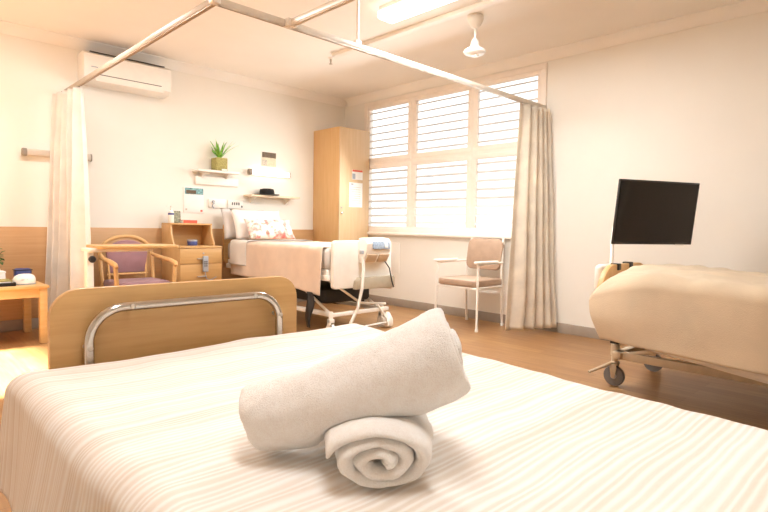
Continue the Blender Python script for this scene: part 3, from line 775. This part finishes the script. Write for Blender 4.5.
pillow('pillow', (3.31, 5.255, .953), .58, .26, .13, math.radians(-34), -.06, M['floral'], 'small pillow with pink floral print at the front')

# ------------------------------------------------------------------ vinyl armchair by the window
t = thing('vinyl_armchair', 'tan vinyl armchair with cream metal frame standing under the window', 'armchair', (4.48, 3.33, 0), rotz=math.radians(-90))
# local: front = -y
def L(mb, n, m, p=t, **k):
    for v in mb.bm.verts: v.co.x *= .92
    return mb.build(n, m, p, local=True, **k)
L(MB().prism(rrect(-.265, .265, -.25, .24, .06, 5), 'z', .425, .492, .016), 'seat', M['vinyl'])
Rb = Matrix.Translation((0, .215, .58)) @ Matrix.Rotation(math.radians(-9), 4, 'X')
L(MB().prism(rrect(-.235, .235, -.01, .315, .075, 6), 'y', -.028, .028, .014, M=Rb), 'backrest', M['vinyl'])
for s in (-1, 1):
    L(MB().tube([(s*.285, -.24, 0), (s*.28, -.235, .38), (s*.275, -.225, .655)], .0125, 12), 'front_leg', M['cream'])
    L(MB().tube([(s*.245, .25, 0), (s*.245, .215, .42), (s*.24, .22, .60), (s*.215, .275, .90)], .0125, 12), 'rear_leg', M['cream'])
    L(MB().tube([(s*.275, -.22, .645), (s*.27, .0, .652), (s*.25, .225, .655)], .011, 10), 'arm_rail', M['cream'])
    a = L(MB().prism(rrect(-.28, .10, -.026, .026, .024, 5), 'z', 0, .024, .008, M=Matrix.Translation((s*.277, 0, .655)) @ Matrix.Rotation(PI/2, 4, 'Z')), 'armrest', M['cream'])
    L(MB().tube([(s*.262, -.23, .415), (s*.25, .21, .415)], .011, 10), 'side_rail', M['cream'])
    for y, xx in ((-.24, .285), (.25, .245)):
        L(MB().lathe([(.016, 0), (.017, .02), (.014, .03)], (s*xx, y, 0), 14), 'foot_cap', M['cream'])
L(MB().tube([(-.275, -.23, .412), (.275, -.23, .412)], .011, 10), 'front_rail', M['cream'])

# ------------------------------------------------------------------ right bed (fawn blanket)
rx0, rx1, ry0, ry1 = 3.08, 4.10, -.62, 1.42
t = thing('hospital_bed', 'hospital bed under fawn blanket at the right edge of the photo', 'bed', (3.6, .4, 0))
prof = []
for k in range(13):
    a = PI-.5*PI*k/12; prof.append((3.38+.30*math.cos(a)*.9, .52+.265*math.sin(a)))
top = prof+[(3.80+.27*math.cos(.5*PI-.5*PI*k/12), .52+.265*math.sin(.5*PI-.5*PI*k/12)) for k in range(13)]
top = [(max(x, 3.11)+.10*max(0, (3.6-x)/.5), z) for x, z in top]
fpoly = [(top[0][0], .44)]+top+[(4.07, .44)]
MB().prism(fpoly[::-1], 'y', ry1, ry1+.035, .006).build('footboard', M['beechv'], t)
mb = MB()
for x, z in ((3.47, .783), (3.66, .787)):
    mb.box(x-.02, x+.02, ry1-.012, ry1+.047, z-.035, z+.008, .006)
mb.build('clamp', M['dark'], t)
cb = MB().box(3.33, 3.58, ry1+.037, ry1+.10, .61, .785, .03, 3).build('control_box', M['white'], t)
MB().box(3.325, 3.365, ry1+.03, ry1+.05, .625, .685, .004).build('control_clip', M['dark'], cb)
MB().box(rx0+.08, rx1-.06, ry0+.02, ry1-.14, .54, .66, .05, 3).build('mattress', M['mattress'], t)
mb = MB().box(rx0+.03, rx0+.08, ry0, ry1, .46, .51, .005).box(rx1-.08, rx1-.03, ry0, ry1, .46, .51, .005).box(rx0+.05, rx1-.05, ry0+.05, ry1-.02, .51, .54)
for y in (-.4, .2, .8, 1.3): mb.box(rx0+.07, rx1-.07, y, y+.05, .465, .505)
mb.build('deck_frame', M['beige_metal'], t)
mb = MB().box(3.43, 3.47, -.5, 1.42, .185, .235, .005).box(3.93, 3.97, -.5, 1.42, .185, .235, .005).box(3.40, 4.0, 1.36, 1.41, .19, .235, .005).box(3.40, 3.93, -.5, -.45, .19, .235, .005)
mb.build('base_frame', M['beige_metal'], t)
for x in (3.45, 3.88):
    bar([(x, 1.33, .22), (x, .55, .46)], .016, 'lift_arm', M['beige_metal'], t)
    bar([(x, .2, .22), (x, -.4, .46)], .016, 'lift_arm', M['beige_metal'], t)
for x, y, lv in ((3.47, 1.42, 1), (4.04, 1.38, 0), (3.47, -.48, 0), (3.86, -.48, 0)):
    caster_parts(t, x, y, .066, M['rubber'], M['bluegrey'], M['beige_metal'], lv, .155)
for x in (3.47, 3.86):
    MB().lathe([(.026, .20), (.026, .27), (.018, .28), (.018, .47)], (x, 1.42, 0), 16).build('corner_post', M['beige_metal'], t)
MB().box(3.445, 3.495, 1.395, 1.445, .275, .30, .004).build('collar', M['dark'], t)
MB().box(3.48, 3.60, 1.2, 1.34, .28, .335, .01).build('motor_unit', M['dark'], t)
def bl(gx, gy, z, u, v):
    # foot corner of the blanket bulges outward and lifts at the hem
    z -= .035*max(0, min(1, (1.25-gy)/.6))*max(0, min(1, (z-.3)/.45))
    if z < .74: z += .05*max(0, min(1, (gy-.5)/.9))*min(1, (.74-z)/.3)
    c = max(0, min(1, (gy-.95)/.45))*max(0, min(1, (3.6-gx)/.5))
    z -= .10*c*c*max(0, min(1, (z-.5)/.2))
    b = max(0, min(1, (gy-1.05)/.35))*math.sin(PI*max(0, min(1, (.76-z)/.44)))
    if gx < 3.3: gx -= .03*b; gy += .02*b
    if gx < 3.4 and gy > 1.15: gy -= .10*max(0, min(1, (.62-z)/.25))*min(1, (gy-1.15)/.2)
    return gx, gy, z
o = drape(3.07, 4.11, -.62, 1.40, .778, .50, .50, .14, .30, r=.10, flare=.14, wr=.019, wf=.012, fold=5, seed=11, nx=130, ny=150, slack=bl).build('blanket', M['fawn'], smooth=180, solid=.008)
tag(o, 'fawn woven blanket draped over the right-hand hospital bed', 'blanket')
def bs(gx, gy, z, u, v):
    if z < .6: z += .075-.085*max(0, min(1, (1.15-gy)/.7))
    return gx, gy, z
o = drape(3.085, 4.09, -.60, 1.15, .705, .46, .46, .0, .25, r=.07, flare=.05, wr=.002, wf=.004, fold=7, seed=2, nx=80, ny=90, slack=bs).build('bed_sheet', M['sheet'], smooth=180, solid=.003)
tag(o, 'white sheet showing below the fawn blanket hem on the right-hand bed', 'sheet')

# ------------------------------------------------------------------ television
t = thing('television', 'black flat television tilted on a cream pole at the foot of the right-hand bed', 'television', (3.74, 1.60, .6))
Tc = Vector((4.115, 1.432, 1.132))
TM = Matrix.Translation(Tc) @ Matrix.Rotation(math.radians(-24.5), 4, 'Z') @ Matrix.Rotation(math.radians(6.5), 4, 'X')
MB().box(-.368, .368, -.012, .006, -.228, .228, .004, M=TM).build('casing', M['dark'], t)
MB().box(-.358, .358, -.0145, -.0115, -.208, .216, M=TM).build('screen', M['screen'], t)
MB().box(.21, .29, -.016, -.0, -.231, -.223, .002, M=TM).build('badge', M['alu'], t)
MB().box(-.2, .2, .006, .045, -.13, .1, .01, M=TM).build('rear_housing', M['dark'], t)
p0 = TM @ Vector((0, .06, -.05))
MB().tube([(3.735, 1.57, .55), (3.75, 1.585, .69), (3.815, 1.61, .93), (3.87, 1.625, 1.02), (3.98, 1.60, 1.08), p0], .0125, 12).build('pole', M['cream'], t, smooth=60)
MB().box(3.69, 3.76, 1.458, 1.60, .54, .62, .008).build('clamp', M['cream'], t)

# ------------------------------------------------------------------ foreground bed
fx0, fx1, fyy = .385, 1.248, 1.78
t = thing('hospital_bed', 'hospital bed in the foreground with beech footboard and chrome rail', 'bed', (.82, .7, 0))
fb = MB().prism(rrect(fx0, fx1, .22, .80, .085, 8, (0, 0, 1, 1)), 'y', fyy-.0, fyy+.028, .004).build('footboard', M['beech'], t)
yr = fyy-.038
path = [(.478, yr, .42), (.478, yr, .60)]+arc((.578, .640), .10, PI, PI/2, 10, 'xz', yr)[0:]+arc((1.038, .640), .10, PI/2, 0, 10, 'xz', yr)+[(1.138, yr, .60), (1.138, yr, .42)]
g = MB().tube(path, .0145, 16).build('grab_rail', M['chrome'], fb, smooth=80)
for x, z in ((.478, .625), (.60, .740), (1.03, .740), (1.138, .660)):
    MB().lathe([(.008, .012), (.008, .0155), (.004, .0165), (0, .0165)], (0, 0, 0), 14, M=Matrix.Translation((x, yr, z)) @ Matrix.Rotation(PI/2, 4, 'X')).tube([(x, yr, z), (x, fyy, z)], .008, 10).build('screw', M['alu'], g)
MB().box(.32, 1.23, -.45, 1.66, .42, .578, .05, 4).build('mattress', M['mattress'], t)
mb = MB().box(.36, .41, -.45, 1.78, .33, .38, .005).box(1.23, 1.28, -.45, 1.78, .33, .38, .005).box(.38, 1.26, -.44, 1.70, .38, .42)
mb.build('deck_frame', M['beige_metal'], t)
for x in (.45, 1.2):
    for y in (-.35, 1.62):
        bar([(x, y, .34), (x, y, .2)], .02, 'leg', M['beige_metal'], t)
        caster_parts(t, x, y, .06, M['rubber'], M['bluegrey'], M['beige_metal'], 0, .15)
def sp(gx, gy, z, u, v):
    # gentle hollow where the towels lie and creases near the foot
    if z > .5: z += .004*N3(gx*3, gy*2.2, 5)
    if gx > .8 and z > .58: gx += 0
    return gx, gy, z
o = drape(.275, 1.27, -.55, 1.705, .60, .325, .42, .10, .10, r=.055, flare=.12, wr=.006, wf=.014, fold=7, shear=.10, seed=4, nx=150, ny=260, slack=sp).build('bedspread', M['spread'], smooth=180, solid=.004)
tag(o, 'cream bedspread with tan woven stripes covering the foreground bed', 'bedspread')

# ------------------------------------------------------------------ rolled towels
def rolled(P0, P1, r0, r1, turns, th, squash, phase, name, label, seed, nL=26, inner=.016, rest=None, wob=.004, over=None):
    """thick cloth strip wound into a spiral, extruded from P0 to P1"""
    P0, P1 = Vector(P0), Vector(P1); d = (P1-P0).normalized(); up = Vector((0, 0, 1))
    side = d.cross(up).normalized(); up2 = side.cross(d).normalized()
    nS = int(34*turns)
    mb = MB(); t = mb.bm
    rows = []
    for i in range(nL+1):
        v = i/nL; R = r0+(r1-r0)*v+.006*math.sin(PI*v)*(rest is None)
        c = P0.lerp(P1, v)
        if rest is None: c.z = P0.z+(P1.z-P0.z)*v**1.5
        sq = squash*(1-.26*min(1, max(0, v-.06)/.25)) if rest is not None else squash
        edge = min(v, 1-v)*(P1-P0).length
        row = []
        outer, innr = [], []
        for k in range(nS+1):
            s = k/nS; ang = phase+2*PI*turns*s
            rr = inner+(R-inner)*s
            rr += wob*N3(math.cos(ang)*2+seed, math.sin(ang)*2+s*3, v*2)
            h = th*.5*(1.0-.5*max(0, 1-edge/.012)**2)
            if s > .97: h *= max(.25, (1-s)/.03)
            if s < .03: h *= max(.25, s/.03)
            stag = .009*N3(s*6, seed, 2)+.010*(s-.5)
            cc = c+d*(stag*(1 if v < .5 else -1)*max(0, 1-edge/.06))
            q = lambda rad: cc+side*(rad*math.cos(ang)/sq**.5)+up2*(rad*math.sin(ang)*sq**.5)
            outer.append(q(rr+h)); innr.append(q(rr-h))
        if rest is not None:
            dz = rest-min(p.z for p in outer)
            outer = [p+Vector((0, 0, dz)) for p in outer]; innr = [p+Vector((0, 0, dz)) for p in innr]
        if over:
            A, B, hw, hh, zb = over; ax = (B-A).normalized()
            def push(p):
                q = p-A; la = q.x*ax.x+q.y*ax.y; lat = q.x*ax.y-q.y*ax.x
                zt = .603
                if -.02 < la < (B-A).length+.02 and abs(lat) < hw:
                    zt = max(zt, zb+hh*(1+(1-(abs(lat)/hw)**2.4)**.5))
                if p.z < zt+.012: p.z = zt+.012*math.exp((p.z-zt-.012)/.012)
                return p
            outer = [push(p) for p in outer]; innr = [push(p) for p in innr]
        rows.append([t.verts.new(p) for p in outer+innr[::-1]])
    n = len(rows[0])
    for A, B in zip(rows, rows[1:]):
        for k in range(n): t.faces.new((A[k], A[(k+1) % n], B[(k+1) % n], B[k]))
    half = n//2
    for row, fl in ((rows[0], 0), (rows[-1], 1)):
        for k in range(half-1):
            q = (row[k], row[k+1], row[n-2-k], row[n-1-k])
            t.faces.new(q if fl else q[::-1])
    bmesh.ops.recalc_face_normals(t, faces=t.faces)
    o = mb.build(name, M['towel'], smooth=180, sub=1, disp=[(.05, .006), (.012, .0025)])
    return tag(o, label, 'towel', 'rolled bath towels')
LA, LB = Vector((.545, .562, .65)), Vector((.80, .835, .65))
rolled(LA, LB, .0610, .0610, 2.6, .0215, .60, -.7, 'rolled_towel', 'rolled white towel lying underneath, its spiral end facing the front', 1, inner=.009, rest=.606)
rolled((.487, .835, .656), (.735, .570, .790), .055, .083, 3.2, .022, .94, 2.2, 'rolled_towel', 'rolled white towel resting on top, across the other one', 6, inner=.012, over=(LA, LB, .095, .040, .606))

# ------------------------------------------------------------------ lights, sky, camera
W = bpy.data.worlds.new('sky'); S.world = W; W.use_nodes = True
bg = W.node_tree.nodes['Background']; bg.inputs[0].default_value = (1, 1, 1, 1); bg.inputs[1].default_value = 1.5
def area(name, loc, rot, sx, sy, p, col):
    l = bpy.data.lights.new(name, 'AREA'); l.shape = 'RECTANGLE'; l.size = sx; l.size_y = sy; l.energy = p; l.color = col
    o = bpy.data.objects.new(name, l); C.objects.link(o); o.location = loc; o.rotation_euler = rot; return o
area('window_daylight', (XR-.33, 3.85, 1.80), (0, math.radians(58), 0), 1.0, 2.0, 44, (.965, .985, .985))
area('ceiling_fill_near', (.6, .6, ZC-.04), (0, 0, 0), .3, 1.3, 27, (.965, .985, .985))  # added fill lamp under the ceiling, no fixture behind it
area('ceiling_fill_far', (1.0, 4.2, ZC-.04), (0, 0, 0), 1.3, .3, 38, (.965, .985, .985))  # another added fill, unseen, for the left end of the room
area('ceiling_tube_right', (3.04, 2.5, ZC-.11), (0, 0, 0), .15, 1.25, 66, (.965, .985, .985))
sun = bpy.data.lights.new('sun', 'SUN'); sun.energy = 70; sun.angle = math.radians(3); sun.color = (1, .97, .91)
so = bpy.data.objects.new('sun', sun); C.objects.link(so)
so.rotation_euler = Vector((1, .05, -.80)).to_track_quat('-Z', 'Y').to_euler()

cam = bpy.data.cameras.new('camera'); co = bpy.data.objects.new('camera', cam); C.objects.link(co); S.camera = co
cam.sensor_width = 36; cam.sensor_fit = 'HORIZONTAL'; cam.lens = 539/768*36; cam.clip_start = .02
co.matrix_world = Matrix(((0.71775882, 0.02581866, -0.69581296, 0), (-0.69609295, 0.05048844, -0.71617423, 0), (0.01663985, 0.99839086, 0.05421071, 1.0), (0, 0, 0, 1)))

S.view_settings.view_transform = 'Standard'; S.view_settings.look = 'None'
S.view_settings.exposure = 0.10; S.view_settings.gamma = 1.0
try:
    S.cycles.use_denoising = True; S.cycles.max_bounces = 8; S.cycles.diffuse_bounces = 5
    S.cycles.sample_clamp_indirect = 6; S.cycles.transparent_max_bounces = 8; S.cycles.caustics_reflective = False
except Exception: pass
